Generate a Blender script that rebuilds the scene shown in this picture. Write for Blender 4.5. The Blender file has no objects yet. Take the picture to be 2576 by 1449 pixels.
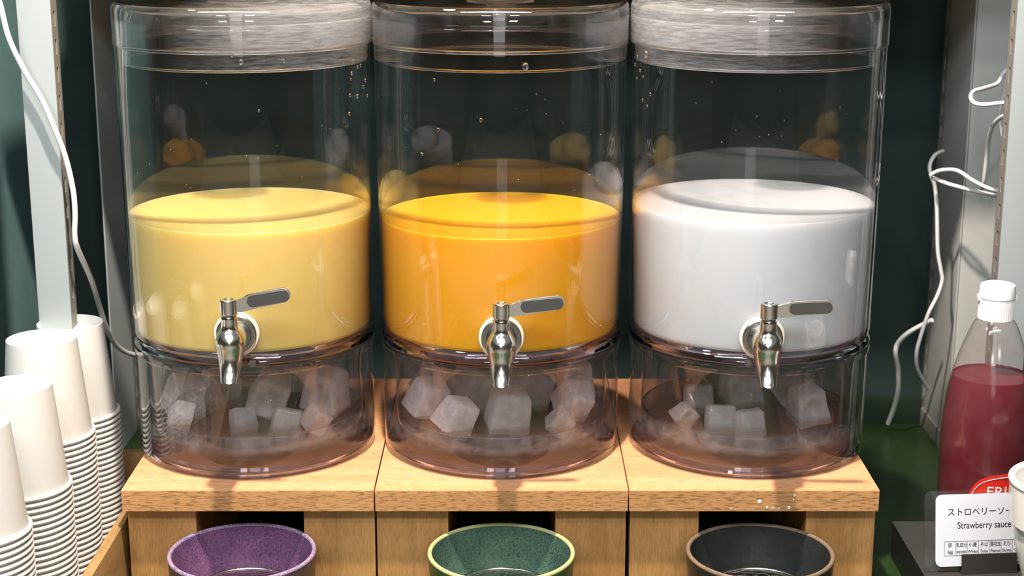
import bpy, bmesh, math, random
from mathutils import Vector, Matrix, noise

random.seed(7)
sc = bpy.context.scene
COL = sc.collection
R = math.radians
PI = math.pi

# ------------------------------------------------------------------ camera
F = 4080.0                       # focal length in pixels of the 2576 px wide frame
PITCH = R(14.0)
CAM = Vector((0.0, -1.2955, 0.61))
BOARD = 0.11                     # height of the wooden box tops above the counter
cam_d = bpy.data.cameras.new('camera')
cam = bpy.data.objects.new('camera', cam_d)
COL.objects.link(cam)
cam.location = CAM
cam.rotation_euler = (R(90) - PITCH, 0, 0)
cam_d.sensor_width = 36.0
cam_d.lens = 36.0 * F / 2576.0
cam_d.clip_start = 0.05
cam_d.dof.use_dof = True
cam_d.dof.focus_distance = 1.36
cam_d.dof.aperture_fstop = 10.0
sc.camera = cam

# ------------------------------------------------------------------ render settings, world
sc.view_settings.view_transform = 'Standard'
sc.view_settings.look = 'None'
sc.view_settings.gamma = 1.0
sc.view_settings.use_curve_mapping = False
sc.view_settings.exposure = 0.0
cy = sc.cycles
cy.use_denoising = True
cy.max_bounces = 14
cy.diffuse_bounces = 3
cy.glossy_bounces = 5
cy.transmission_bounces = 10
cy.transparent_max_bounces = 28
cy.use_adaptive_sampling = True
cy.adaptive_threshold = 0.05
cy.adaptive_min_samples = 16
cy.caustics_reflective = False
cy.caustics_refractive = True
cy.sample_clamp_indirect = 4.0
cy.blur_glossy = 0.3

world = bpy.data.worlds.new('world')
sc.world = world
world.use_nodes = True
bg = world.node_tree.nodes['Background']
bg.inputs['Color'].default_value = (1.0, 0.97, 0.92, 1)
bg.inputs['Strength'].default_value = 0.19


def area(name, loc, target, power, color, size, size_y=None, shape='DISK', spread=180):
    l = bpy.data.lights.new(name, 'AREA')
    l.energy = power
    l.color = color
    l.shape = shape
    l.size = size
    if size_y:
        l.size_y = size_y
    l.spread = R(spread)
    o = bpy.data.objects.new(name, l)
    COL.objects.link(o)
    o.location = loc
    o.rotation_euler = (Vector(target) - Vector(loc)).to_track_quat('-Z', 'Y').to_euler()
    return o


area('key_spot_lamp', (-0.06, -0.33, 1.50), (0.0, 0.05, 0.15), 48, (1.0, 0.86, 0.72), 0.06)
area('front_fill_strip', (-0.15, -1.75, 1.70), (-0.05, 0.1, 0.2), 33, (0.90, 0.96, 1.0), 2.4, 0.22, 'RECTANGLE')  # added fill strip: front light and long highlights on the lid edges
area('ceiling_spot_lamp', (0.18, -1.5, 2.0), (0.1, 0.1, 0.2), 7, (1.0, 0.90, 0.75), 0.07)
area('ceiling_spot_lamp', (-0.30, -1.55, 2.0), (-0.1, 0.1, 0.2), 7, (1.0, 0.92, 0.80), 0.07)
area('floor_fill_light', (-1.0, -4.6, 1.9), (-1.0, -4.6, 0), 40, (1.0, 0.95, 0.88), 0.6, 0.6, 'RECTANGLE')  # added light on the unseen floor, so the chrome reflects something bright
area('floor_fill_light', (1.0, -4.4, 1.9), (1.0, -4.4, 0), 40, (1.0, 0.93, 0.82), 0.6, 0.6, 'RECTANGLE')  # second added floor light, also for the chrome reflections
area('chrome_fill_panel', (-0.05, -2.9, 1.15), (0.0, 0.0, 0.3), 5, (1.0, 0.98, 0.95), 0.55, 1.5, 'RECTANGLE')  # added tall panel behind the camera, puts bright streaks on the taps
area('shelf_lamp', (-0.80, -0.55, 1.25), (-0.52, 0.40, 0.35), 4, (0.80, 0.93, 1.0), 0.25)


# ------------------------------------------------------------------ helpers
def at(px, py, d):
    """the point seen at pixel (px, py) that lies d metres in front of the lens along the floor"""
    a = (px - 1288.0) / F
    b = (py - 724.5) / F
    t = d / (math.cos(PITCH) - b * math.sin(PITCH))
    return Vector((a * t, CAM.y + d, CAM.z - (math.sin(PITCH) + b * math.cos(PITCH)) * t))


def srgb(r, g, b):
    def f(c):
        c /= 255.0
        return c / 12.92 if c <= 0.04045 else ((c + 0.055) / 1.055) ** 2.4
    return (f(r), f(g), f(b), 1.0)


def link(o, parent=None):
    COL.objects.link(o)
    if parent is not None:
        o.parent = parent
    return o


def tag(o, label, cat, group=None):
    o['label'] = label
    o['category'] = cat
    if group:
        o['group'] = group
    return o


def thing(name, label, cat, loc=(0, 0, 0), rotz=0, group=None):
    o = bpy.data.objects.new(name, None)
    o.empty_display_size = 0.02
    link(o)
    o.location = loc
    o.rotation_euler = (0, 0, rotz)
    return tag(o, label, cat, group)


def mesh_of(name, bm, mats, smooth=35, recalc=True):
    if recalc:
        bmesh.ops.recalc_face_normals(bm, faces=bm.faces[:])
    me = bpy.data.meshes.new(name)
    bm.to_mesh(me)
    bm.free()
    if not isinstance(mats, (list, tuple)):
        mats = [mats]
    for m in mats:
        me.materials.append(m)
    if smooth:
        me.polygons.foreach_set('use_smooth', [True] * len(me.polygons))
        me.set_sharp_from_angle(angle=R(smooth))
    return me


def obj(name, me, parent=None, loc=None, rot=None):
    o = bpy.data.objects.new(name, me)
    link(o, parent)
    if loc is not None:
        o.location = loc
    if rot is not None:
        o.rotation_euler = rot
    return o


def box(bm, x0, x1, y0, y1, z0, z1):
    v = [bm.verts.new(p) for p in ((x0, y0, z0), (x1, y0, z0), (x1, y1, z0), (x0, y1, z0),
                                   (x0, y0, z1), (x1, y0, z1), (x1, y1, z1), (x0, y1, z1))]
    for q in ((0, 3, 2, 1), (4, 5, 6, 7), (0, 1, 5, 4), (1, 2, 6, 5), (2, 3, 7, 6), (3, 0, 4, 7)):
        bm.faces.new([v[i] for i in q])
    return v


def box_mesh(name, x0, x1, y0, y1, z0, z1, mat, bevel=0.0, seg=2):
    bm = bmesh.new()
    box(bm, x0, x1, y0, y1, z0, z1)
    if bevel:
        bmesh.ops.bevel(bm, geom=bm.edges[:], offset=bevel, segments=seg, affect='EDGES', profile=0.7)
    return mesh_of(name, bm, mat)


def lathe(bm, prof, n=96, closed=False, axis=None):
    """revolve (r, z) profile about z; r == 0 makes a pole. Long runs get a support point near each end so that smooth normals stay true"""
    P, m0 = [], len(prof)
    V = [Vector(p) for p in prof]

    def corner(k):
        if not closed and (k == 0 or k == m0 - 1):
            return False
        u, w = V[k] - V[k - 1], V[(k + 1) % m0] - V[k]
        return u.length > 0 and w.length > 0 and u.angle(w) > R(22)
    for i in range(m0):
        P.append(prof[i])
        if i == m0 - 1 and not closed:
            break
        a, b = V[i], V[(i + 1) % m0]
        L = (b - a).length
        if L > 0.0024:
            e = min(0.0005, L * 0.2)
            if corner(i):
                P.append(tuple(a.lerp(b, e / L)))
            if corner((i + 1) % m0):
                P.append(tuple(a.lerp(b, 1 - e / L)))
    prof = P
    rings = []
    for r, z in prof:
        if r < 1e-7:
            rings.append([bm.verts.new((0, 0, z))])
        else:
            rings.append([bm.verts.new((r * math.cos(2 * PI * k / n), r * math.sin(2 * PI * k / n), z)) for k in range(n)])
    m = len(rings)
    for i in range(m if closed else m - 1):
        a, b = rings[i], rings[(i + 1) % m]
        if len(a) == 1 and len(b) == 1:
            continue
        for k in range(n):
            k2 = (k + 1) % n
            if len(a) == 1:
                bm.faces.new((a[0], b[k2], b[k]))
            elif len(b) == 1:
                bm.faces.new((a[k], a[k2], b[0]))
            else:
                bm.faces.new((a[k], a[k2], b[k2], b[k]))
    return bm


def spline(prof, sub=5):
    pts = smooth_path([Vector((r, z, 0)) for r, z in prof], sub)
    return [(max(p.x, 0.0), p.y) for p in pts]


def lathe_mesh(name, prof, mat, n=96, closed=False, smooth=35):
    return mesh_of(name, lathe(bmesh.new(), prof, n, closed), mat, smooth)


def ring_prof(rc, zc, rr, k=10, sz=1.0):
    return [(rc + rr * math.cos(2 * PI * i / k), zc + sz * rr * math.sin(2 * PI * i / k)) for i in range(k)]


def smooth_path(pts, sub=6):
    out = []
    n = len(pts)
    for i in range(n - 1):
        p0, p1, p2, p3 = pts[max(i - 1, 0)], pts[i], pts[i + 1], pts[min(i + 2, n - 1)]
        for s in range(sub):
            t = s / sub
            out.append(0.5 * ((2 * p1) + (p2 - p0) * t + (2 * p0 - 5 * p1 + 4 * p2 - p3) * t * t + (3 * p1 - p0 - 3 * p2 + p3) * t ** 3))
    out.append(pts[-1])
    return out


def tube(bm, pts, r, n=8, closed=False):
    m = len(pts)
    rings = []
    up = Vector((0.13, 0.31, 0.94)).normalized()
    prev = None
    for i, p in enumerate(pts):
        if closed:
            t = (pts[(i + 1) % m] - pts[i - 1]).normalized()
        else:
            t = (pts[min(i + 1, m - 1)] - pts[max(i - 1, 0)]).normalized()
        ref = prev if prev is not None else up
        u = (ref - t * ref.dot(t))
        if u.length < 1e-5:
            u = Vector((1, 0, 0)) - t * t.x
        u.normalize()
        prev = u
        w = t.cross(u)
        rings.append([bm.verts.new(p + r * (u * math.cos(2 * PI * k / n) + w * math.sin(2 * PI * k / n))) for k in range(n)])
    for i in range(m if closed else m - 1):
        a, b = rings[i], rings[(i + 1) % m]
        for k in range(n):
            bm.faces.new((a[k], a[(k + 1) % n], b[(k + 1) % n], b[k]))
    if not closed:
        bm.faces.new(rings[0][::-1])
        bm.faces.new(rings[-1])
    return bm


def outline(w, h, r, n=6):
    pts = []
    for cx, cz, a0 in ((w / 2 - r, h / 2 - r, 0), (-w / 2 + r, h / 2 - r, 90), (-w / 2 + r, -h / 2 + r, 180), (w / 2 - r, -h / 2 + r, 270)):
        for k in range(n + 1):
            a = R(a0 + 90 * k / n)
            pts.append((cx + r * math.cos(a), cz + r * math.sin(a)))
    return pts


def prism(bm, pts, y0, y1):
    """extrude an (x, z) outline from y0 to y1"""
    a = [bm.verts.new((x, y0, z)) for x, z in pts]
    b = [bm.verts.new((x, y1, z)) for x, z in pts]
    n = len(pts)
    bm.faces.new(a)
    bm.faces.new(b[::-1])
    for k in range(n):
        bm.faces.new((a[k], b[k], b[(k + 1) % n], a[(k + 1) % n]))
    return bm


# ------------------------------------------------------------------ materials
def nodes_of(name):
    m = bpy.data.materials.new(name)
    m.use_nodes = True
    nt = m.node_tree
    for n in list(nt.nodes):
        nt.nodes.remove(n)
    out = nt.nodes.new('ShaderNodeOutputMaterial')
    return m, nt, out


def N(nt, kind, **kw):
    n = nt.nodes.new(kind)
    for k, v in kw.items():
        if k.startswith('_'):
            setattr(n, k[1:], v)
        else:
            n.inputs[k.replace('__', ' ')].default_value = v
    return n


def bsdf(nt, out, **kw):
    p = N(nt, 'ShaderNodeBsdfPrincipled', **kw)
    nt.links.new(p.outputs[0], out.inputs['Surface'])
    return p


def ramp(nt, stops):
    r = nt.nodes.new('ShaderNodeValToRGB')
    e = r.color_ramp.elements
    while len(e) < len(stops):
        e.new(0.5)
    for el, (p, c) in zip(e, stops):
        el.position = p
        el.color = c
    return r


def plain(name, col, rough=0.5, **kw):
    m, nt, out = nodes_of(name)
    p = bsdf(nt, out, Base__Color=col, Roughness=rough, **kw)
    tc = N(nt, 'ShaderNodeTexCoord')
    nz = N(nt, 'ShaderNodeTexNoise', Scale=40.0, Detail=3.0)
    nt.links.new(tc.outputs['Object'], nz.inputs['Vector'])
    mr = N(nt, 'ShaderNodeMapRange', From__Min=0.3, From__Max=0.7, To__Min=max(0.0, rough - 0.04), To__Max=min(1.0, rough + 0.05))
    nt.links.new(nz.outputs['Fac'], mr.inputs['Value'])
    nt.links.new(mr.outputs[0], p.inputs['Roughness'])
    return m


def wood(name, light, dark, grain='X', flecks=0.0, scale=1.0, rough=0.42):
    m, nt, out = nodes_of(name)
    p = bsdf(nt, out, Roughness=rough)
    tc = N(nt, 'ShaderNodeTexCoord')
    mp = N(nt, 'ShaderNodeMapping')
    s = {'X': (1.6, 14, 14), 'Y': (14, 1.6, 14), 'Z': (14, 14, 1.6)}[grain]
    mp.inputs['Scale'].default_value = [v * scale for v in s]
    oi = N(nt, 'ShaderNodeObjectInfo')
    ad = N(nt, 'ShaderNodeVectorMath', _operation='ADD')
    nt.links.new(tc.outputs['Object'], ad.inputs[0])
    nt.links.new(oi.outputs['Random'], ad.inputs[1])
    nt.links.new(ad.outputs[0], mp.inputs['Vector'])
    n1 = N(nt, 'ShaderNodeTexNoise', Scale=2.2, Detail=5.0, Roughness=0.6, Distortion=0.9)
    nt.links.new(mp.outputs[0], n1.inputs['Vector'])
    mp2 = N(nt, 'ShaderNodeMapping')
    s2 = {'X': (120, 850, 850), 'Y': (850, 120, 850), 'Z': (850, 850, 120)}[grain]
    mp2.inputs['Scale'].default_value = s2
    nt.links.new(ad.outputs[0], mp2.inputs['Vector'])
    n2 = N(nt, 'ShaderNodeTexNoise', Scale=1.0, Detail=3.0, Roughness=0.6)
    nt.links.new(mp2.outputs[0], n2.inputs['Vector'])
    r1 = ramp(nt, [(0.32, dark), (0.62, light)])
    nt.links.new(n1.outputs['Fac'], r1.inputs['Fac'])
    r2 = ramp(nt, [(0.36, (1 - flecks, 1 - flecks * 1.1, 1 - flecks * 1.25, 1)), (0.52, (1, 1, 1, 1))])
    nt.links.new(n2.outputs['Fac'], r2.inputs['Fac'])
    mx = N(nt, 'ShaderNodeMix', _data_type='RGBA', _blend_type='MULTIPLY')
    mx.inputs[0].default_value = 1.0
    nt.links.new(r1.outputs[0], mx.inputs[6])
    nt.links.new(r2.outputs[0], mx.inputs[7])
    nt.links.new(mx.outputs[2], p.inputs['Base Color'])
    bp = N(nt, 'ShaderNodeBump', Strength=0.12, Distance=0.0006)
    nt.links.new(n2.outputs['Fac'], bp.inputs['Height'])
    nt.links.new(bp.outputs[0], p.inputs['Normal'])
    return m


def clear_sheet(name, tint=(0.985, 0.98, 0.99, 1), haze=0.0, haze_x=0.0, haze_z=None, haze_lo=None, rough=0.015, hazecol=(0.75, 0.76, 0.78, 1), hscale=(60, 60, 600), gain=1.0):
    """thin clear acrylic: straight transmission plus mirror reflection by Fresnel; optional haze (scuffs, condensation)"""
    m, nt, out = nodes_of(name)
    lw = N(nt, 'ShaderNodeLayerWeight', Blend=0.5)
    pw = N(nt, 'ShaderNodeMath', _operation='POWER')
    pw.inputs[1].default_value = 4.2
    nt.links.new(lw.outputs['Facing'], pw.inputs[0])
    ma = N(nt, 'ShaderNodeMath', _operation='MULTIPLY_ADD')
    ma.inputs[1].default_value = 0.9
    ma.inputs[2].default_value = 0.042 * gain
    nt.links.new(pw.outputs[0], ma.inputs[0])
    tr = N(nt, 'ShaderNodeBsdfTransparent', Color=tint)
    gl = N(nt, 'ShaderNodeBsdfGlossy', Color=(1, 1, 1, 1), Roughness=rough)
    mx = N(nt, 'ShaderNodeMixShader')
    nt.links.new(ma.outputs[0], mx.inputs[0])
    nt.links.new(tr.outputs[0], mx.inputs[1])
    nt.links.new(gl.outputs[0], mx.inputs[2])
    last = mx
    if haze:
        tc = N(nt, 'ShaderNodeTexCoord')
        mp = N(nt, 'ShaderNodeMapping')
        mp.inputs['Scale'].default_value = hscale
        nt.links.new(tc.outputs['Object'], mp.inputs['Vector'])
        nz = N(nt, 'ShaderNodeTexNoise', Scale=1.0, Detail=4.0, Roughness=0.65)
        nt.links.new(mp.outputs[0], nz.inputs['Vector'])
        mr = N(nt, 'ShaderNodeMapRange', From__Min=0.36, From__Max=0.66, To__Min=0.2 * haze, To__Max=haze)
        nt.links.new(nz.outputs['Fac'], mr.inputs['Value'])
        fac = mr.outputs[0]
        sx = N(nt, 'ShaderNodeSeparateXYZ')
        nt.links.new(tc.outputs['Object'], sx.inputs[0])
        if haze_x:
            g = N(nt, 'ShaderNodeMapRange', From__Min=-0.05 * haze_x, From__Max=0.10 * haze_x, To__Min=0.0, To__Max=1.0)
            nt.links.new(sx.outputs['X'], g.inputs['Value'])
            mu = N(nt, 'ShaderNodeMath', _operation='MULTIPLY')
            nt.links.new(fac, mu.inputs[0])
            nt.links.new(g.outputs[0], mu.inputs[1])
            fac = mu.outputs[0]
        if haze_z:
            g = N(nt, 'ShaderNodeMapRange', From__Min=haze_z[0], From__Max=haze_z[1], To__Min=1.0, To__Max=0.0, _interpolation_type='SMOOTHSTEP')
            nt.links.new(sx.outputs['Z'], g.inputs['Value'])
            mu = N(nt, 'ShaderNodeMath', _operation='MULTIPLY')
            nt.links.new(fac, mu.inputs[0])
            nt.links.new(g.outputs[0], mu.inputs[1])
            fac = mu.outputs[0]
        if haze_lo:
            g = N(nt, 'ShaderNodeMapRange', From__Min=haze_lo[0], From__Max=haze_lo[1], To__Min=0.0, To__Max=1.0, _interpolation_type='SMOOTHSTEP')
            nt.links.new(sx.outputs['Z'], g.inputs['Value'])
            mu = N(nt, 'ShaderNodeMath', _operation='MULTIPLY')
            nt.links.new(fac, mu.inputs[0])
            nt.links.new(g.outputs[0], mu.inputs[1])
            fac = mu.outputs[0]
        df = N(nt, 'ShaderNodeBsdfDiffuse', Color=hazecol)
        tl = N(nt, 'ShaderNodeBsdfTranslucent', Color=hazecol)
        md = N(nt, 'ShaderNodeMixShader')
        md.inputs[0].default_value = 0.5
        nt.links.new(df.outputs[0], md.inputs[1])
        nt.links.new(tl.outputs[0], md.inputs[2])
        m2 = N(nt, 'ShaderNodeMixShader')
        nt.links.new(fac, m2.inputs[0])
        nt.links.new(last.outputs[0], m2.inputs[1])
        nt.links.new(md.outputs[0], m2.inputs[2])
        last = m2
    nt.links.new(last.outputs[0], out.inputs['Surface'])
    return m


def glass(name, col=(0.97, 0.96, 0.99, 1), rough=0.0, ior=1.49):
    m, nt, out = nodes_of(name)
    bsdf(nt, out, Base__Color=col, Roughness=rough, IOR=ior, Transmission__Weight=1.0)
    return m


def soft_glass(name, col, clear, rough=0.0, ior=1.49):
    m, nt, out = nodes_of(name)
    p = N(nt, 'ShaderNodeBsdfPrincipled', Base__Color=col, Roughness=rough, IOR=ior, Transmission__Weight=1.0)
    tr = N(nt, 'ShaderNodeBsdfTransparent', Color=col)
    mx = N(nt, 'ShaderNodeMixShader')
    mx.inputs[0].default_value = clear
    nt.links.new(p.outputs[0], mx.inputs[1])
    nt.links.new(tr.outputs[0], mx.inputs[2])
    nt.links.new(mx.outputs[0], out.inputs['Surface'])
    return m


def ice_mat(name, cloud):
    m, nt, out = nodes_of(name)
    p = N(nt, 'ShaderNodeBsdfPrincipled', Base__Color=(0.97, 0.965, 0.97, 1), Roughness=0.04, IOR=1.31, Transmission__Weight=0.85)
    p.inputs['Coat Weight'].default_value = 0.6
    p.inputs['Coat Roughness'].default_value = 0.05
    tc = N(nt, 'ShaderNodeTexCoord')
    nz = N(nt, 'ShaderNodeTexNoise', Scale=3.5, Detail=5.0, Roughness=0.6)
    nt.links.new(tc.outputs['Object'], nz.inputs['Vector'])
    bp = N(nt, 'ShaderNodeBump', Strength=0.35, Distance=0.02)
    nt.links.new(nz.outputs['Fac'], bp.inputs['Height'])
    nt.links.new(bp.outputs[0], p.inputs['Normal'])
    df = N(nt, 'ShaderNodeBsdfDiffuse', Color=(0.93, 0.92, 0.93, 1))
    tl = N(nt, 'ShaderNodeBsdfTranslucent', Color=(0.93, 0.92, 0.93, 1))
    md = N(nt, 'ShaderNodeMixShader')
    md.inputs[0].default_value = 0.5
    nt.links.new(df.outputs[0], md.inputs[1])
    nt.links.new(tl.outputs[0], md.inputs[2])
    tr = N(nt, 'ShaderNodeBsdfTransparent', Color=(0.95, 0.95, 0.97, 1))
    m0 = N(nt, 'ShaderNodeMixShader')
    m0.inputs[0].default_value = 0.25
    nt.links.new(p.outputs[0], m0.inputs[1])
    nt.links.new(tr.outputs[0], m0.inputs[2])
    mr = N(nt, 'ShaderNodeMapRange', From__Min=0.3, From__Max=0.75, To__Min=cloud * 0.55, To__Max=cloud)
    nt.links.new(nz.outputs['Fac'], mr.inputs['Value'])
    mx = N(nt, 'ShaderNodeMixShader')
    nt.links.new(mr.outputs[0], mx.inputs[0])
    nt.links.new(m0.outputs[0], mx.inputs[1])
    nt.links.new(md.outputs[0], mx.inputs[2])
    nt.links.new(mx.outputs[0], out.inputs['Surface'])
    return m


def speckled(name, a, b, scale=700, rough=0.35, spread=0.12):
    m, nt, out = nodes_of(name)
    p = bsdf(nt, out, Roughness=rough)
    tc = N(nt, 'ShaderNodeTexCoord')
    nz = N(nt, 'ShaderNodeTexNoise', Scale=float(scale), Detail=2.0, Roughness=0.7)
    nt.links.new(tc.outputs['Object'], nz.inputs['Vector'])
    n2 = N(nt, 'ShaderNodeTexNoise', Scale=30.0, Detail=3.0)
    nt.links.new(tc.outputs['Object'], n2.inputs['Vector'])
    av = N(nt, 'ShaderNodeMix', _data_type='FLOAT')
    av.inputs[0].default_value = 0.3
    nt.links.new(nz.outputs['Fac'], av.inputs[2])
    nt.links.new(n2.outputs['Fac'], av.inputs[3])
    r = ramp(nt, [(0.5 - spread, a), (0.5 + spread, b)])
    nt.links.new(av.outputs[0], r.inputs['Fac'])
    nt.links.new(r.outputs[0], p.inputs['Base Color'])
    bp = N(nt, 'ShaderNodeBump', Strength=0.15, Distance=0.0005)
    nt.links.new(nz.outputs['Fac'], bp.inputs['Height'])
    nt.links.new(bp.outputs[0], p.inputs['Normal'])
    return m


def liquid(name, col, radius, sss=0.75, scale=0.02, rough=0.04):
    m, nt, out = nodes_of(name)
    p = bsdf(nt, out, Base__Color=col, Roughness=rough, IOR=1.34)
    p.inputs['Subsurface Weight'].default_value = sss
    p.inputs['Subsurface Radius'].default_value = radius
    p.inputs['Subsurface Scale'].default_value = scale
    return m


def fabric(name, a, b):
    m, nt, out = nodes_of(name)
    p = bsdf(nt, out, Roughness=0.85)
    tc = N(nt, 'ShaderNodeTexCoord')
    wv = N(nt, 'ShaderNodeTexWave', Scale=260.0, Distortion=1.5, Detail=2.0, _wave_type='BANDS', _bands_direction='DIAGONAL')
    nt.links.new(tc.outputs['Object'], wv.inputs['Vector'])
    nz = N(nt, 'ShaderNodeTexNoise', Scale=9.0, Detail=6.0, Roughness=0.7)
    nt.links.new(tc.outputs['Object'], nz.inputs['Vector'])
    av = N(nt, 'ShaderNodeMix', _data_type='FLOAT')
    av.inputs[0].default_value = 0.55
    nt.links.new(wv.outputs['Fac'], av.inputs[2])
    nt.links.new(nz.outputs['Fac'], av.inputs[3])
    r = ramp(nt, [(0.25, a), (0.75, b)])
    nt.links.new(av.outputs[0], r.inputs['Fac'])
    nt.links.new(r.outputs[0], p.inputs['Base Color'])
    bp = N(nt, 'ShaderNodeBump', Strength=0.5, Distance=0.001)
    nt.links.new(wv.outputs['Fac'], bp.inputs['Height'])
    nt.links.new(bp.outputs[0], p.inputs['Normal'])
    return m


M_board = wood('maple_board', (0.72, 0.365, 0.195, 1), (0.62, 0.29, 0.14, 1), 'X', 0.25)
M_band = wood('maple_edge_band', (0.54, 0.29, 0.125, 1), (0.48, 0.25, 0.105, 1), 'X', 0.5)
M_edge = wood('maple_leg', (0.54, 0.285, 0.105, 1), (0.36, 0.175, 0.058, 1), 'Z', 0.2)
M_tray = wood('tray_wood', (0.42, 0.25, 0.10, 1), (0.26, 0.15, 0.055, 1), 'Y', 0.2)
M_shelf = wood('shelf_wood', (0.40, 0.25, 0.14, 1), (0.28, 0.17, 0.09, 1), 'X', 0.2)
M_counter = plain('green_counter', (0.018, 0.042, 0.012, 1), 0.32)
M_wall = fabric('dark_teal_fabric', (0.008, 0.021, 0.019, 1), (0.014, 0.037, 0.033, 1))
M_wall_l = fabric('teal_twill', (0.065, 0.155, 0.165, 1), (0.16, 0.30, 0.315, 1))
M_floor = plain('pale_floor_tile', (0.62, 0.59, 0.54, 1), 0.3)
M_room = plain('brown_room_wall', (0.10, 0.072, 0.042, 1), 0.6)
M_skirt = plain('dark_skirting', (0.010, 0.022, 0.012, 1), 0.4)
M_steel = plain('white_painted_steel', (0.33, 0.37, 0.385, 1), 0.42)
M_flange = plain('grey_steel_flange', (0.23, 0.22, 0.20, 1), 0.45)
M_rear_steel = plain('cream_painted_steel', (0.46, 0.47, 0.46, 1), 0.45)
M_rear_left = plain('blue_grey_steel', (0.40, 0.45, 0.475, 1), 0.45)
M_cable = plain('white_cable', (0.70, 0.71, 0.72, 1), 0.45)
M_paper = plain('white_paper', (0.64, 0.635, 0.62, 1), 0.55)
M_jar = clear_sheet('clear_acrylic')
M_base = clear_sheet('clear_acrylic_base', tint=(0.985, 0.975, 0.99, 1), haze=0.30, haze_z=(0.036, 0.044), haze_lo=(0.020, 0.026), hazecol=(0.60, 0.57, 0.62, 1), hscale=(90, 90, 90))
M_base_in = clear_sheet('clear_acrylic_inner', tint=(0.992, 0.988, 0.992, 1), haze=0.05, haze_z=(0.022, 0.036), hazecol=(0.62, 0.58, 0.62, 1), hscale=(130, 130, 130))
M_lid = clear_sheet('lid_acrylic', gain=1.6)
M_lid_l = clear_sheet('scuffed_lid_acrylic', haze=0.42, haze_x=1.0, hscale=(70, 70, 900), gain=1.6)
M_lid_r = clear_sheet('scuffed_lid_acrylic', haze=0.42, haze_x=-1.0, hscale=(70, 70, 900), gain=1.6)
M_glass = glass('acrylic_solid')
M_slab = soft_glass('acrylic_slab', (0.96, 0.935, 0.96, 1), 0.72)
M_bead = soft_glass('acrylic_bead', (0.98, 0.98, 0.99, 1), 0.65)
M_violet = glass('acrylic_edge', (0.80, 0.77, 0.93, 1))
M_water = soft_glass('melt_water', (0.985, 0.985, 0.96, 1), 0.6, 0.01, 1.33)
M_ice = [ice_mat('clear_ice', 0.36), ice_mat('cloudy_ice', 0.55), ice_mat('frosted_ice', 0.80)]
M_chrome = plain('chrome', (0.84, 0.83, 0.80, 1), 0.17, Metallic=1.0)
M_satin = plain('satin_steel', (0.36, 0.36, 0.35, 1), 0.28, Metallic=1.0)
M_pad = plain('grey_lever_pad', (0.13, 0.13, 0.13, 1), 0.3, Metallic=0.7)
M_washer = plain('white_silicone', (0.80, 0.77, 0.68, 1), 0.4)
M_black = plain('black_plastic', (0.012, 0.012, 0.012, 1), 0.45)
M_stand_top = plain('gunmetal_sheet', (0.10, 0.10, 0.10, 1), 0.28, Metallic=0.6)
M_white_gloss = plain('white_porcelain', (0.80, 0.79, 0.76, 1), 0.12)
M_white_plastic = plain('white_plastic', (0.83, 0.83, 0.83, 1), 0.3)
M_card = plain('white_card', (0.64, 0.67, 0.74, 1), 0.5)
M_ink = plain('black_ink', (0.02, 0.02, 0.025, 1), 0.5)
M_red = plain('red_label', (0.60, 0.022, 0.012, 1), 0.4)
M_bracket = plain('dark_bracket', (0.05, 0.048, 0.044, 1), 0.35, Metallic=0.5)
M_wire = plain('galvanised_wire', (0.62, 0.60, 0.56, 1), 0.22, Metallic=1.0)
M_acry_sign = clear_sheet('sign_acrylic', tint=(0.97, 0.98, 0.98, 1), haze=0.05, hscale=(20, 20, 20))
M_sauce = liquid('strawberry_sauce', (0.11, 0.005, 0.013, 1), (1.0, 0.2, 0.2), 0.4, 0.01, 0.15)
M_bottle = clear_sheet('bottle_plastic', tint=(0.97, 0.94, 0.94, 1), haze=0.09, hscale=(14, 14, 14), hazecol=(0.75, 0.55, 0.58, 1), rough=0.12)
M_yellow = liquid('yellow_juice', (0.85, 0.64, 0.205, 1), (1.0, 0.7, 0.25))
M_orange = liquid('orange_juice', (0.93, 0.43, 0.02, 1), (1.0, 0.5, 0.1))
M_milk = liquid('white_drink', (0.68, 0.71, 0.73, 1), (1.0, 1.0, 1.0))


# ------------------------------------------------------------------ setting
def struct(name, me, loc=None):
    o = obj(name, me, None, loc)
    o['kind'] = 'structure'
    return o


WALL_Y = 0.505
struct('floor', box_mesh('floor', -4.0, 4.0, -8.0, 0.56, -0.95, -0.90, M_floor))
struct('wall_front', box_mesh('wall_front', -4.0, 4.0, -8.0, -7.9, -0.9, 1.9, M_room))
struct('wall_room_left', box_mesh('wall_room_left', -4.1, -4.0, -8.0, 0.56, -0.9, 1.9, M_room))
struct('wall_room_right', box_mesh('wall_room_right', 4.0, 4.1, -8.0, 0.56, -0.9, 1.9, M_room))
t = thing('serving_counter', 'dark green counter that carries the wooden boxes, cups and sauce bottle', 'counter', (0, 0, -0.90))
obj('worktop', box_mesh('worktop', -1.0, 1.0, -0.50, WALL_Y, 0.86, 0.90, M_counter, 0.002), t)
obj('front_panel', box_mesh('front_panel', -1.0, 1.0, -0.47, -0.45, 0.0, 0.86, M_counter), t)
struct('wall_back', box_mesh('wall_back', -1.0, 1.0, WALL_Y, WALL_Y + 0.03, 0.0, 1.1, M_wall))
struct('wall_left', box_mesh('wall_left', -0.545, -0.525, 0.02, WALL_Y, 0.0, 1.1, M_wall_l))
struct('wall_right', box_mesh('wall_right', 0.62, 0.64, 0.02, WALL_Y, 0.0, 1.1, M_wall))
struct('baseboard_back', box_mesh('baseboard_back', -0.52, 0.615, WALL_Y - 0.008, WALL_Y, 0.0, 0.031, M_skirt, 0.002))


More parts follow.
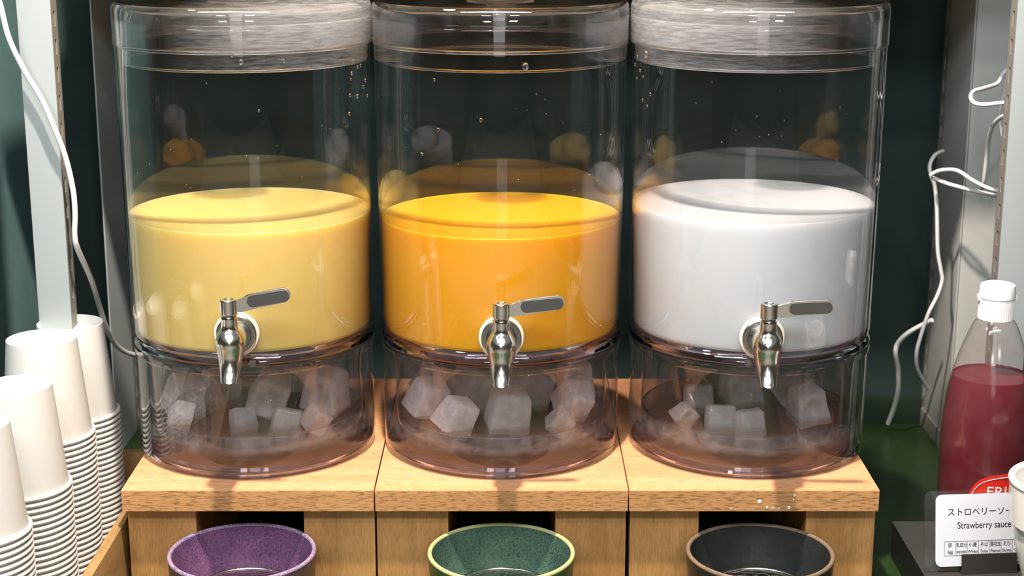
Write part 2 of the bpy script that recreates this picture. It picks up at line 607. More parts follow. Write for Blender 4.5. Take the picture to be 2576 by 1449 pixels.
# shelf uprights ---------------------------------------------------
def slotted(bm, x, y0, y1, z0, z1, th, pitch=0.025, slot=(0.0058, 0.0135)):
    """an upright strip at x in the y-z plane with real slots"""
    ym = (y0 + y1) / 2
    a, b = ym - slot[0] / 2, ym + slot[0] / 2
    box(bm, x, x + th, y0, a, z0, z1)
    box(bm, x, x + th, b, y1, z0, z1)
    z = z0
    while z < z1 - 1e-6:
        box(bm, x, x + th, a, b, z, min(z + pitch - slot[1], z1))
        z += pitch


def front_post(label, xc, side):
    """channel upright: wide face to the front, slotted flange on the side towards the dispensers"""
    t = thing('shelf_upright', label, 'shelf post', (xc, 0.155, 0))
    w = 0.030
    x0, x1 = (-w, 0) if side > 0 else (0, w)
    obj('face_plate', box_mesh('face_plate', x0, x1, 0, 0.0016, 0, 0.95, M_steel, 0.0006), t)
    bm = bmesh.new()
    slotted(bm, -0.0016 if side > 0 else 0.0, 0.0018, 0.020, 0.0, 0.95, 0.0016)
    obj('slotted_flange', mesh_of('slotted_flange', bm, M_flange, 0), t)
    xi = -0.0036 if side > 0 else 0.0022
    obj('inner_web', box_mesh('inner_web', xi, xi + 0.0014, 0.002, 0.020, 0, 0.95, M_steel), t)
    return t


front_post('white slotted steel upright at left beside the paper cups', -0.408, 1)
front_post('white slotted steel upright at far right behind the sauce bottle', 0.447, -1)

t = thing('shelf_upright', 'grey steel upright at the back behind the yellow juice dispenser', 'shelf post', (-0.432, 0.389, 0))
obj('side_plate', box_mesh('side_plate', -0.0012, 0, 0, 0.088, 0, 0.95, M_rear_left), t)
bm = bmesh.new()
slotted(bm, -0.0012, 0.0885, 0.114, 0, 0.95, 0.0012)
obj('slotted_flange', mesh_of('slotted_flange', bm, M_flange, 0), t)
t = thing('shelf_upright', 'cream steel upright at the back right with looped cables beside it', 'shelf post', (0.476, 0.389, 0))
obj('side_plate', box_mesh('side_plate', 0, 0.0016, 0, 0.094, 0, 0.95, M_rear_steel, 0.0004), t)
bm = bmesh.new()
slotted(bm, 0, 0.0945, 0.114, 0, 0.95, 0.0016)
obj('slotted_flange', mesh_of('slotted_flange', bm, M_flange, 0), t)
obj('face_plate', box_mesh('face_plate', 0.0022, 0.036, -0.0004, 0.0014, 0, 0.95, M_rear_steel, 0.0004), t)
obj('foot_cap', box_mesh('foot_cap', -0.0014, 0.0376, -0.0022, 0.114, 0, 0.020, M_flange, 0.0006), t)

# the wooden shelf above, just out of the picture
t = thing('upper_shelf', 'brown wooden shelf fixed to the wall above the dispensers', 'shelf', (0, 0.21, 0.575))
obj('shelf_board', box_mesh('shelf_board', -0.424, 0.47, 0, 0.295, 0, 0.03, M_shelf, 0.002), t)

# ------------------------------------------------------------------ wooden boxes
BX = [(-0.3323, -0.1176), (-0.1166, 0.0988), (0.0998, 0.3125)]
LEGS = [((318, 490), (762, 941)), ((946, 1127), (1397, 1576)), ((1586, 1760), (2030, 2205))]
BN = ['leftmost maple box riser under the yellow juice dispenser', 'middle maple box riser under the orange juice dispenser',
      'rightmost maple box riser under the white drink dispenser']
for (x0, x1), lg, nm in zip(BX, LEGS, BN):
    xm = (x0 + x1) / 2
    t = thing('wooden_riser', nm, 'box', (xm, 0, 0), 0, 'wooden box risers under the dispensers')
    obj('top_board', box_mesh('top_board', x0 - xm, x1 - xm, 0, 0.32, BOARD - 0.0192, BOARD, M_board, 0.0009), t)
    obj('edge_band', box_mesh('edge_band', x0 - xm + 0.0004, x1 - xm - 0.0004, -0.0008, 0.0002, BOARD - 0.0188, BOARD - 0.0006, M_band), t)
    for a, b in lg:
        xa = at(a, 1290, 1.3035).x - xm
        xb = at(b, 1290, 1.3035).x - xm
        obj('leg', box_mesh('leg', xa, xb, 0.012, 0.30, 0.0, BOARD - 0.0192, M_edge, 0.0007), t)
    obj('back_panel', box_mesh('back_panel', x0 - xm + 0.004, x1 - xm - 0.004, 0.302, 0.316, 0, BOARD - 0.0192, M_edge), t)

# ------------------------------------------------------------------ drink dispensers
CY = 0.1285
CX = [-0.2340, -0.0100, 0.2150]
JUICE_TOP = [0.2174, 0.2130, 0.2256]

base_prof = [(0.0935, 0.0), (0.1040, 0.0), (0.1062, 0.0016), (0.1068, 0.005), (0.1072, 0.090), (0.1074, 0.0945),
             (0.1086, 0.0960), (0.1090, 0.0985), (0.1086, 0.1008), (0.1060, 0.1012), (0.1035, 0.1005), (0.1030, 0.097)]
base_me = lathe_mesh('base', base_prof, M_base, 128)
inner_prof = [(0.1030, 0.097), (0.0990, 0.088), (0.0965, 0.070), (0.0958, 0.030), (0.0950, 0.024), (0.0920, 0.0205), (0.0, 0.0195)]
inner_me = lathe_mesh('basin', inner_prof, M_base_in, 128)
slab_me = lathe_mesh('floor_rim', [(0.0930, 0.0006), (0.1030, 0.0006), (0.1045, 0.0022), (0.1045, 0.0050), (0.1030, 0.0064), (0.0930, 0.0064)], M_violet, 128, True)
slab2_me = lathe_mesh('floor_slab', [(0.0, 0.0030), (0.0915, 0.0030), (0.0925, 0.0040), (0.0925, 0.0180), (0.0915, 0.0190), (0.0, 0.0190)], M_slab, 96)
foot_me = lathe_mesh('foot_ring', [(0.0960, 0.1020), (0.1062, 0.1018), (0.1080, 0.1026), (0.1086, 0.1042), (0.1082, 0.1068), (0.1066, 0.1100), (0.1010, 0.1112), (0.0950, 0.1112)], M_violet, 128, True)
jar_prof = [(0.0, 0.1114), (0.1050, 0.1114), (0.1078, 0.1124), (0.1084, 0.116), (0.1094, 0.20), (0.1102, 0.30), (0.1106, 0.363),
            (0.1106, 0.3850), (0.1098, 0.3862), (0.1082, 0.3862), (0.1080, 0.3840), (0.1080, 0.363), (0.1076, 0.30), (0.1068, 0.20), (0.1060, 0.1180), (0.1050, 0.1142), (0.0, 0.1140)]
jar_me = lathe_mesh('jar', jar_prof, M_jar, 160)


def lid_meshes(mat):
    prof = [(0.0, 0.4020), (0.0960, 0.4020), (0.1020, 0.4012), (0.1070, 0.4028), (0.1100, 0.4018), (0.1114, 0.3985), (0.1117, 0.394), (0.1117, 0.3690), (0.1112, 0.3665),
            (0.1110, 0.3668), (0.1110, 0.3860), (0.1106, 0.3885), (0.1074, 0.3890), (0.1074, 0.3520), (0.1066, 0.3512), (0.1050, 0.3520), (0.1048, 0.3890), (0.1030, 0.3960), (0.0960, 0.3985), (0.0, 0.3985)]
    return lathe_mesh('lid', prof, mat, 160)


rim_top_me = lathe_mesh('shoulder_bead', ring_prof(0.1075, 0.4000, 0.0030, 14), M_bead, 128, True)
rim_low_me = lathe_mesh('skirt_bead', ring_prof(0.1101, 0.3672, 0.0015, 12), M_glass, 128, True)
lip_me = lathe_mesh('lip_bead', ring_prof(0.1060, 0.3518, 0.0011, 12), M_glass, 128, True)
knob_me = lathe_mesh('knob', [(0.0, 0.4022), (0.0285, 0.4022), (0.0300, 0.4032), (0.0285, 0.4046), (0.0160, 0.4075), (0.0120, 0.412), (0.0125, 0.419), (0.0190, 0.426), (0.0215, 0.433), (0.0195, 0.440), (0.0110, 0.4445), (0.0, 0.4455)], M_bead, 64)

# spigot: origin on the jar wall at the height of the washer, -y towards the viewer
TAP_Y = -0.0375
tap_bm = bmesh.new()
lathe(tap_bm, [(0.0, -0.0205), (0.0052, -0.0205), (0.0056, -0.0216)] + spline([(0.0068, -0.0220), (0.0074, -0.0210), (0.0084, -0.0140), (0.0099, -0.0055), (0.0114, 0.0015),
      (0.0121, 0.0070), (0.0115, 0.0120), (0.0095, 0.0165), (0.0076, 0.0195), (0.0069, 0.0225), (0.0069, 0.0295)]) + [(0.0066, 0.0304), (0.0, 0.0304)], 64)
for v in tap_bm.verts:                       # the spout leans a little towards the viewer below, and is fuller at the back
    if v.co.z < 0.004:
        v.co.y -= (0.004 - v.co.z) ** 2 * 17.0
    if 0.0 < v.co.z < 0.016 and v.co.y > 0:
        v.co.y *= 1.15
bmt = bmesh.new()
lathe(bmt, [(0.0, -0.006), (0.0106, -0.006), (0.0110, 0.0), (0.0110, 0.0300), (0.0, 0.0300)], 40)
bmesh.ops.rotate(bmt, verts=bmt.verts[:], cent=(0, 0, 0), matrix=Matrix.Rotation(R(-90), 3, 'X'))
bmesh.ops.translate(bmt, verts=bmt.verts[:], vec=(0, 0.006, 0.0068))
tmp = bpy.data.meshes.new('tmp')
bmt.to_mesh(tmp)
bmt.free()
tap_bm.from_mesh(tmp)
bpy.data.meshes.remove(tmp)
tap_me = mesh_of('spigot', tap_bm, M_chrome, 50)
neck_me = lathe_mesh('valve_stem', [(0.0, 0.0302), (0.0058, 0.0302), (0.0058, 0.0322), (0.0, 0.0322)], M_satin, 40)
cap_me = lathe_mesh('valve_cap', [(0.0, 0.0320), (0.0066, 0.0320), (0.0072, 0.0327), (0.0072, 0.0440), (0.0067, 0.0447), (0.0042, 0.0447), (0.0038, 0.0440), (0.0022, 0.0440), (0.0018, 0.0447), (0.0, 0.0447)], M_chrome, 48, smooth=40)


def disc_y(name, prof, mat, n=64):
    """lathe about the y axis (profile r, depth towards the viewer)"""
    bm = lathe(bmesh.new(), prof, n)
    bmesh.ops.rotate(bm, verts=bm.verts[:], cent=(0, 0, 0), matrix=Matrix.Rotation(R(90), 3, 'X'))
    return mesh_of(name, bm, mat, 40)


washer_me = disc_y('washer', [(0.0, 0.0), (0.0180, -0.001), (0.0192, 0.0006), (0.0192, 0.0030), (0.0184, 0.0040), (0.0, 0.0040)], M_washer)
flange_me = disc_y('flange', [(0.0, 0.0038), (0.0168, 0.0038), (0.0170, 0.0050), (0.0160, 0.0060), (0.0128, 0.0062), (0.0122, 0.0074), (0.0112, 0.0078), (0.0, 0.0078)], M_satin)
lev_pts = []
for x, z in ((0.0045, 0.0046), (0.0090, 0.0040), (0.0125, 0.0054), (0.0160, 0.0072), (0.0200, 0.0080)):
    lev_pts.append((x, z))
for k in range(1, 13):
    a = R(90 - 180 * k / 12)
    lev_pts.append((0.0450 + 0.0072 * math.cos(a), 0.0024 + 0.0064 * math.sin(a)))
for x, z in ((0.0220, -0.0048), (0.0150, -0.0056), (0.0090, -0.0058), (0.0045, -0.0050)):
    lev_pts.append((x, z))
bm = prism(bmesh.new(), lev_pts, -0.0016, 0.0016)
bmesh.ops.bevel(bm, geom=[e for e in bm.edges if abs(e.verts[0].co.y - e.verts[1].co.y) < 1e-6], offset=0.0006, segments=2, affect='EDGES')
lever_me = mesh_of('lever', bm, M_chrome, 40)
bm = prism(bmesh.new(), [(x + 0.0335, z + 0.0015) for x, z in outline(0.0350, 0.0098, 0.0048, 8)], -0.0023, -0.0012)
bmesh.ops.bevel(bm, geom=[e for e in bm.edges if e.verts[0].co.y < -0.002 and e.verts[1].co.y < -0.002], offset=0.0004, segments=2, affect='EDGES')
pad_me = mesh_of('lever_pad', bm, M_pad, 40)

DN = ['clear drink dispenser with yellow juice, at left of the three', 'clear drink dispenser with orange juice, in the middle of the three',
      'clear drink dispenser with white milky drink, at right of the three']
TAPS = [dict(px=600, py=843, yaw=-1.0, tilt=-10), dict(px=1262, py=852, yaw=-0.5, tilt=-6), dict(px=1912, py=853, yaw=-2.0, tilt=-3)]
for i in range(3):
    t = thing('drink_dispenser', DN[i], 'drink dispenser', (CX[i], CY, BOARD), 0, 'drink dispensers on the wooden boxes')
    b = obj('base', base_me, t)
    obj('basin', inner_me, b)
    obj('floor_rim', slab_me, b)
    obj('floor_slab', slab2_me, b)
    j = obj('jar', jar_me, t)
    obj('foot_ring', foot_me, j)
    l = obj('lid', lid_meshes((M_lid_l, M_lid, M_lid_r)[i]), t)
    if i != 1:
        l['label'] = 'scuffed clear lid'
    obj('shoulder_bead', rim_top_me, l)
    obj('skirt_bead', rim_low_me, l)
    obj('lip_bead', lip_me, l)
    obj('knob', knob_me, l)
    T = TAPS[i]
    w = at(T['px'], T['py'], 1.3185)
    lx = w.x - CX[i]
    ang = math.asin(lx / 0.1088)
    s = obj('spigot', tap_me, t, (0.1088 * math.sin(ang), -0.1088 * math.cos(ang) + TAP_Y, w.z - BOARD - 0.003), (0, 0, ang * 0.5))
    obj('washer', washer_me, s, (0, -TAP_Y, 0.0055))
    obj('flange', flange_me, s, (0, -TAP_Y, 0.0055))
    obj('valve_stem', neck_me, s)
    obj('valve_cap', cap_me, s)
    lv = (0.0, -0.001, 0.0385)
    rot = (0, R(T['tilt']), R(T['yaw']))
    obj('lever', lever_me, s, lv, rot)
    obj('lever_pad', pad_me, s, lv, rot)

JN = [('yellow_juice', 'pale yellow juice half filling the left dispenser jar', M_yellow),
      ('orange_juice', 'bright orange juice half filling the middle dispenser jar', M_orange),
      ('milky_drink', 'white milky drink half filling the right dispenser jar', M_milk)]
for i, (nm, lb, mt) in enumerate(JN):
    zt = JUICE_TOP[i]
    r0, rt = 0.1055, 0.1056 + 0.0008 * (zt - 0.118) / 0.08
    prof = [(0.0, 0.1146), (0.1040, 0.1146), (0.1053, 0.1170), (r0, 0.12), (rt, zt), (rt - 0.0004, zt + 0.0004), (rt - 0.0014, zt - 0.0003), (0.0, zt - 0.0004)]
    o = obj(nm, lathe_mesh(nm, prof, mt, 128, smooth=50), None, (CX[i], CY, BOARD))
    tag(o, lb, 'drink')

WL = ['shallow melt water with ice in the base under the yellow juice', 'shallow melt water with ice in the base under the orange juice',
      'shallow melt water with ice in the base under the white drink']
for i in range(3):
    bm = lathe(bmesh.new(), [(0.0, 0.0205), (0.0915, 0.0213), (0.0945, 0.0240), (0.0952, 0.030), (0.0952, 0.0345), (0.07, 0.0335), (0.05, 0.0335), (0.03, 0.0335), (0.0, 0.0335)], 72)
    for v in bm.verts:
        if v.co.z > 0.033 and v.co.xy.length < 0.09:
            v.co.z += 0.0008 * noise.noise(v.co * 60)
    o = obj('melt_water', mesh_of('melt_water', bm, M_water, 50), None, (CX[i], CY, BOARD))
    tag(o, WL[i], 'water', 'melt water in the dispenser bases')
    obj('meniscus', lathe_mesh('meniscus', ring_prof(0.0940, 0.0343, 0.0010, 10, 0.8), M_violet, 96, True), o)


# ------------------------------------------------------------------ ice
def ice_mesh(seed, mat, dent):
    rnd = random.Random(seed)
    bm = bmesh.new()
    bmesh.ops.create_cube(bm, size=1.0)
    for v in bm.verts:
        k = 0.80 if v.co.z > 0 else 1.0
        v.co.x *= k * rnd.uniform(0.9, 1.08)
        v.co.y *= k * rnd.uniform(0.9, 1.08)
        v.co.z *= rnd.uniform(0.88, 1.05)
    bmesh.ops.bevel(bm, geom=bm.edges[:], offset=0.085, segments=2, affect='EDGES', profile=0.5)
    bmesh.ops.triangulate(bm, faces=bm.faces[:])
    bmesh.ops.subdivide_edges(bm, edges=bm.edges[:], cuts=4, use_grid_fill=True)
    off = Vector((seed * 3.1, seed * 1.7, 0))
    for v in bm.verts:
        n = v.co.normalized()
        v.co += n * 0.03 * noise.noise(v.co * 2.6 + off)
        if dent:
            q = v.co.xz
            if v.co.y < -0.25:
                v.co.y += 0.30 * math.exp(-(q.length / 0.22) ** 4)
    return mesh_of('ice_cube', bm, mat, 60)


ICE = [ice_mesh(1, M_ice[0], True), ice_mesh(2, M_ice[1], False), ice_mesh(3, M_ice[1], True), ice_mesh(4, M_ice[2], False), ice_mesh(5, M_ice[0], False)]
# dispenser, px, py, depth offset from the basin centre, size, variant, rotation, label
CUBES = [
    (0, 452, 995, -0.020, 0.036, 0, (10, 8, 25), 'clear ice cube with a hole at the left end of the left base'),
    (0, 553, 985, 0.030, 0.034, 1, (20, 0, 40), 'tall cloudy ice cube left of the left spigot tip'),
    (0, 425, 1052, -0.055, 0.022, 3, (30, 20, 10), 'small frosted ice chip low at the left of the left base'),
    (0, 680, 988, -0.018, 0.037, 2, (14, 24, 10), 'bright pointed ice cube right of the left spigot tip'),
    (0, 838, 980, -0.006, 0.038, 2, (4, 10, -22), 'faceted pinkish ice cube at the right end of the left base'),
    (0, 728, 940, 0.055, 0.032, 1, (0, 5, 30), 'ice cube at the back, between the two front cubes of the left base'),
    (0, 815, 930, 0.060, 0.032, 4, (25, 0, 10), 'ice cube at the back behind the faceted cube of the left base'),
    (0, 615, 1058, -0.040, 0.026, 4, (60, 5, 30), 'flat clear ice piece lying in the water of the left base'),
    (0, 722, 1070, -0.050, 0.028, 4, (70, 15, 10), 'greenish clear ice slab in the water below the bright cube'),
    (0, 795, 1055, -0.045, 0.022, 0, (20, 35, 40), 'clear ice wedge in the water below the faceted cube'),
    (1, 1030, 1003, -0.020, 0.033, 3, (14, 12, 28), 'scratched frosty ice cube at the left end of the middle base'),
    (1, 1090, 960, 0.030, 0.034, 1, (10, 30, 30), 'cloudy ice cube behind the frosty one in the middle base'),
    (1, 1188, 975, 0.005, 0.039, 1, (6, 22, 38), 'large angular ice cube left of the middle spigot tip'),
    (1, 1143, 1048, -0.062, 0.030, 3, (15, 20, 35), 'crackled glinting ice cube at the front of the middle base'),
    (1, 1280, 1040, -0.045, 0.038, 1, (8, 4, 12), 'big blocky ice cube at the front below the middle spigot'),
    (1, 1335, 965, 0.015, 0.038, 1, (15, 14, 20), 'cloudy ice cube right of the middle spigot tip'),
    (1, 1458, 948, 0.010, 0.033, 2, (5, 0, 15), 'upright ice cube at the right end of the middle base'),
    (1, 1476, 1008, -0.025, 0.031, 3, (35, 15, 20), 'round frosted ice cube below the upright one at right'),
    (1, 1412, 1072, -0.050, 0.022, 4, (20, 40, 15), 'small ice wedge in the water at right of the middle base'),
    (1, 1008, 935, 0.045, 0.030, 4, (10, 10, 0), 'dim ice cube high at the back left of the middle base'),
    (2, 1862, 965, 0.025, 0.037, 0, (6, -6, 8), 'ice cube with a hole standing left of the right spigot tip'),
    (2, 1998, 985, 0.010, 0.031, 0, (20, 40, 30), 'tilted clear ice cube leaning at right of the right base'),
    (2, 2030, 1022, -0.022, 0.033, 2, (8, -8, 15), 'cloudy ice cube in front of the tilted clear one'),
    (2, 1815, 1062, -0.045, 0.030, 4, (66, 5, 8), 'greenish ice slab in the water of the right base, at the front'),
    (2, 1760, 1005, 0.010, 0.030, 4, (72, 0, 5), 'thin ice slab in the water of the right base, at the back left'),
    (2, 1722, 1058, -0.030, 0.020, 0, (10, 45, 20), 'pointed ice sliver standing in the water at left'),
    (2, 1890, 1075, -0.055, 0.028, 4, (75, 0, 20), 'flat ice piece in the water left of the leaning cubes'),
]
for k, (i, px, py, dy, size, var, rot, lb) in enumerate(CUBES):
    d = CY + dy - CAM.y
    p = at(px, py, d)
    zmin = BOARD + 0.0215 + size * (0.62 if max(rot) < 50 else 0.42)
    p.z = min(max(p.z, zmin), BOARD + 0.100 - size * 0.45)
    rel = Vector((p.x - CX[i], p.y - CY))
    lim = 0.0945 - size * 0.80
    if rel.length > lim:
        rel *= lim / rel.length
        p.x, p.y = CX[i] + rel.x, CY + rel.y
    o = obj('ice_cube', ICE[var], None, p, [R(a) for a in rot])
    o.scale = (size, size, size * (0.5 if 'slab' in lb or 'flat' in lb else 1.0))
    tag(o, lb, 'ice cube', 'ice cubes in the dispenser bases')

# ------------------------------------------------------------------ bowls with wire racks under the taps
BOWLS = [
    ('purple speckled ceramic bowl under the left spigot', 609, speckled('purple_glaze', (0.055, 0.030, 0.10, 1), (0.25, 0.115, 0.22, 1)),
     speckled('lavender_rim', (0.12, 0.10, 0.25, 1), (0.46, 0.32, 0.40, 1)), speckled('plum_outside', (0.10, 0.05, 0.055, 1), (0.17, 0.09, 0.09, 1))),
    ('green speckled ceramic bowl under the middle spigot', 1261, speckled('green_glaze', (0.020, 0.060, 0.055, 1), (0.12, 0.20, 0.14, 1)),
     plain('cream_green_rim', (0.46, 0.46, 0.22, 1), 0.35), speckled('olive_outside', (0.05, 0.085, 0.02, 1), (0.075, 0.125, 0.05, 1))),
    ('charcoal black ceramic bowl under the right spigot', 1912, speckled('charcoal_glaze', (0.020, 0.024, 0.024, 1), (0.034, 0.038, 0.037, 1)),
     speckled('taupe_rim', (0.16, 0.11, 0.075, 1), (0.24, 0.17, 0.12, 1)), speckled('brown_black_outside', (0.018, 0.015, 0.009, 1), (0.04, 0.033, 0.022, 1))),
]
RB = 0.0615
BZ = 0.068


def hex_wires():
    bm = bmesh.new()
    s = 0.0062
    edges = set()
    key = lambda p: (round(p[0], 5), round(p[1], 5))
    for q in range(-8, 9):
        for r in range(-8, 9):
            cx, cyy = s * 1.5 * q, s * math.sqrt(3) * (r + q / 2)
            pts = [key((cx + s * math.cos(R(60 * k)), cyy + s * math.sin(R(60 * k)))) for k in range(6)]
            for k in range(6):
                a, b = pts[k], pts[(k + 1) % 6]
                if math.hypot(*a) < 0.0425 and math.hypot(*b) < 0.0425:
                    edges.add((min(a, b), max(a, b)))
    z = lambda p: 0.006 * (1 - (math.hypot(*p) / 0.042) ** 2) + 0.0010 * noise.noise(Vector((p[0] * 90, p[1] * 90, 0)))
    for a, b in sorted(edges):
        tube(bm, [Vector((a[0], a[1], z(a))), Vector((b[0], b[1], z(b)))], 0.00042, 5)
    return mesh_of('wire_mesh', bm, M_wire, 60)


wire_me = hex_wires()
bm = tube(bmesh.new(), [Vector((0.0425 * math.cos(2 * PI * k / 48), 0.0425 * math.sin(2 * PI * k / 48), 0)) for k in range(48)], 0.0014, 8, True)
ring_me = mesh_of('ring', bm, M_wire, 60)
leg_me = lathe_mesh('leg', [(0.0, -0.0260), (0.0011, -0.0260), (0.0011, -0.001), (0.0, -0.001)], M_wire, 8)
RL = ['round wire mesh rack inside the purple bowl', 'round wire mesh rack inside the green bowl', 'round wire mesh rack inside the charcoal bowl']
for i, (lb, px, mi, mr, mo) in enumerate(BOWLS):
    x = at(px, 1387, 1.2645).x
    t = thing('ceramic_bowl', lb, 'bowl', (x, -0.031, 0), 0, 'drip bowls under the spigots')
    obj('outer_wall', lathe_mesh('outer_wall', [(0.0, 0.0), (0.046, 0.0), (0.0500, 0.0030), (0.0575, 0.022), (0.0600, 0.045), (RB, BZ - 0.0018)], mo, 96), t)
    obj('glazed_interior', lathe_mesh('glazed_interior', [(RB - 0.0034, BZ - 0.0016), (0.0560, 0.045), (0.0535, 0.022), (0.0460, 0.0075), (0.040, 0.0060), (0.0, 0.0060)], mi, 96), t)
    obj('rim', lathe_mesh('rim', ring_prof(RB - 0.0016, BZ - 0.0014, 0.0019, 10), mr, 96, True), t)
    w = thing('wire_rack', RL[i], 'wire rack', (x + 0.001, -0.030, 0.0325), 20 * i, 'wire racks in the drip bowls')
    obj('ring', ring_me, w)
    m = obj('wire_mesh', wire_me, w)
    m['kind'] = 'stuff'
    for k in range(3):
        a = R(30 + 120 * k)
        obj('leg', leg_me, w, (0.0385 * math.cos(a), 0.0385 * math.sin(a), 0.0009))

# ------------------------------------------------------------------ paper cups in a wooden tray
TX1 = -0.335
t = thing('wooden_tray', 'wooden tray holding four stacks of white paper cups', 'tray', (TX1, 0.205, 0))
obj('floor_board', box_mesh('floor_board', -0.150, -0.0088, -0.58, -0.009, 0.0, 0.008, M_tray), t)
obj('side_wall', box_mesh('side_wall', -0.0086, 0, -0.58, 0, 0.0, 0.074, M_tray, 0.0008), t)
obj('side_wall', box_mesh('side_wall', -0.1586, -0.150, -0.58, 0, 0.0, 0.074, M_tray, 0.0008), t)
obj('back_wall', box_mesh('back_wall', -0.150, -0.0088, -0.0086, 0, 0.0, 0.074, M_tray, 0.0008), t)

CH = 0.0885
cup_me = lathe_mesh('paper_cup', [(0.0270, CH - 0.0075), (0.0290, CH - 0.0012), (0.0294, CH - 0.0001), (0.0299, CH - 0.0003), (0.0300, CH - 0.0015), (0.0378, 0.0030), (0.0378, 0.0015), (0.0376, 0.0015), (0.0298, CH - 0.0022)], M_paper, 56, smooth=40)
rim_me = lathe_mesh('rolled_rim', [(max(r, 0.03772), z) for r, z in ring_prof(0.0388, 0.0021, 0.0021, 10)], M_paper, 56, True)
disc_me = lathe_mesh('base_disc', [(0.0, CH - 0.0078), (0.0255, CH - 0.0076), (0.0272, CH - 0.0076), (0.0272, CH - 0.009), (0.0, CH - 0.0090)], M_paper, 48)
ORD = ['topmost', 'second', 'third', 'fourth', 'fifth', 'sixth', 'seventh', 'eighth', 'ninth', 'tenth', 'eleventh', 'twelfth', 'thirteenth', 'fourteenth', 'fifteenth',
       'sixteenth', 'seventeenth', 'eighteenth', 'nineteenth', 'twentieth', 'twenty-first', 'twenty-second', 'twenty-third', 'twenty-fourth', 'twenty-fifth', 'twenty-sixth', 'twenty-seventh']
CSTACK = [('rear cup stack', 176, 811, 1.448), ('second cup stack from rear', 104, 850, 1.358), ('third cup stack from rear', 36, 969, 1.268), ('front cup stack', -78, 1064, 1.172)]
PITCH_C = 0.00515
for nm, px, py, d in CSTACK:
    p = at(px, py, d)
    n = int((p.z - CH - 0.008) / PITCH_C) + 1
    zb = 0.008
    step = (p.z - CH - zb) / (n - 1)
    for k in range(n):
        z = p.z - CH - k * step
        c = obj('paper_cup', cup_me, None, (p.x, p.y, z), (0, 0, 2 * PI / 56 * random.randrange(56)))
        tag(c, 'white paper cup, %s from the top of the %s' % (ORD[k], nm) if k else 'upside-down white paper cup, topmost of the %s' % nm, 'paper cup', 'paper cups stacked in the tray')
        obj('rolled_rim', rim_me, c)
        if k == 0:
            obj('base_disc', disc_me, c)

# ------------------------------------------------------------------ right side: stand, bottle, sign, cup
STAND_H = 0.035
t = thing('display_stand', 'low black stand with a gunmetal top under the sauce bottle', 'stand', (0.3535, 0.1145, 0))
obj('body', box_mesh('body', 0.0, 0.30, -0.40, 0, 0, STAND_H - 0.0016, M_black, 0.0012), t)
obj('top_plate', box_mesh('top_plate', -0.0003, 0.3003, -0.4003, 0.0003, STAND_H - 0.0016, STAND_H, M_stand_top, 0.0006), t)

bx, by = 0.4220, 0.0715
t = thing('sauce_bottle', 'squeeze bottle of dark red strawberry sauce with white flip cap', 'bottle', (bx, by, STAND_H))
shell = [(0.0, 0.0), (0.034, 0.0)] + spline([(0.0385, 0.004), (0.0392, 0.02), (0.0405, 0.08), (0.0402, 0.105), (0.0380, 0.132), (0.0340, 0.155), (0.0270, 0.180), (0.0195, 0.2000), (0.0150, 0.2070)], 4) + [(0.0135, 0.2080), (0.0135, 0.214), (0.0, 0.214)]
obj('bottle_shell', lathe_mesh('bottle_shell', shell, M_bottle, 80), t)
obj('sauce', lathe_mesh('sauce', [(0.0, 0.001)] + [(r - 0.0006, z) for r, z in shell[1:] if z < 0.150] + [(0.0335, 0.1525), (0.0331, 0.1560), (0.0322, 0.1545), (0.0, 0.1540)], M_sauce, 80), t)
cap = obj('cap_collar', lathe_mesh('cap_collar', [(0.0, 0.2065), (0.0148, 0.2065), (0.0152, 0.2072), (0.0150, 0.2255), (0.0, 0.2255)], M_white_plastic, 60), t)
bm = bmesh.new()
for k in range(44):
    a = 2 * PI * k / 44
    v = box(bm, 0.0149, 0.0155, -0.0005, 0.0005, 0.2072, 0.2235)
    bmesh.ops.rotate(bm, verts=v, cent=(0, 0, 0), matrix=Matrix.Rotation(a, 3, 'Z'))
o = obj('grip_ribs', mesh_of('grip_ribs', bm, M_white_plastic, 0), cap)
o['kind'] = 'stuff'
flip = obj('flip_top', lathe_mesh('flip_top', [(0.0, 0.2257), (0.0152, 0.2257), (0.0156, 0.2264), (0.0152, 0.2350), (0.0146, 0.2372), (0.0128, 0.2382), (0.0, 0.2380)], M_white_plastic, 60), t)
for sgn in (-1, 1):
    obj('hinge_lug', box_mesh('hinge_lug', -0.0011, 0.0011, -0.003, 0.003, 0.2235, 0.2285, M_white_plastic, 0.0006), flip, (sgn * 0.0160, 0, 0))


def text_mesh(body, size, mat, sx=1.0, align='CENTER', width=None):
    cu = bpy.data.curves.new('text', 'FONT')
    cu.body = body
    cu.size = size
    cu.align_x = align
    cu.align_y = 'CENTER'
    cu.extrude = 0.00008
    o = bpy.data.objects.new('text', cu)
    COL.objects.link(o)
    dg = bpy.context.evaluated_depsgraph_get()
    me = bpy.data.meshes.new_from_object(o.evaluated_get(dg))
    COL.objects.unlink(o)
    bpy.data.objects.remove(o)
    if width:
        xs = [v.co.x for v in me.vertices]
        sx = width / (max(xs) - min(xs))
    for v in me.vertices:
        x, y, z = v.co
        v.co = (x * sx, -z, y)
    me.materials.clear()
    me.materials.append(mat)
    return me


# red label on the front of the bottle, wrapped round it
def wrap(me, r, a0):
    for v in me.vertices:
        a = v.co.x / r
        rr = r - v.co.y
        v.co = (rr * math.sin(a), -rr * math.cos(a), v.co.z)


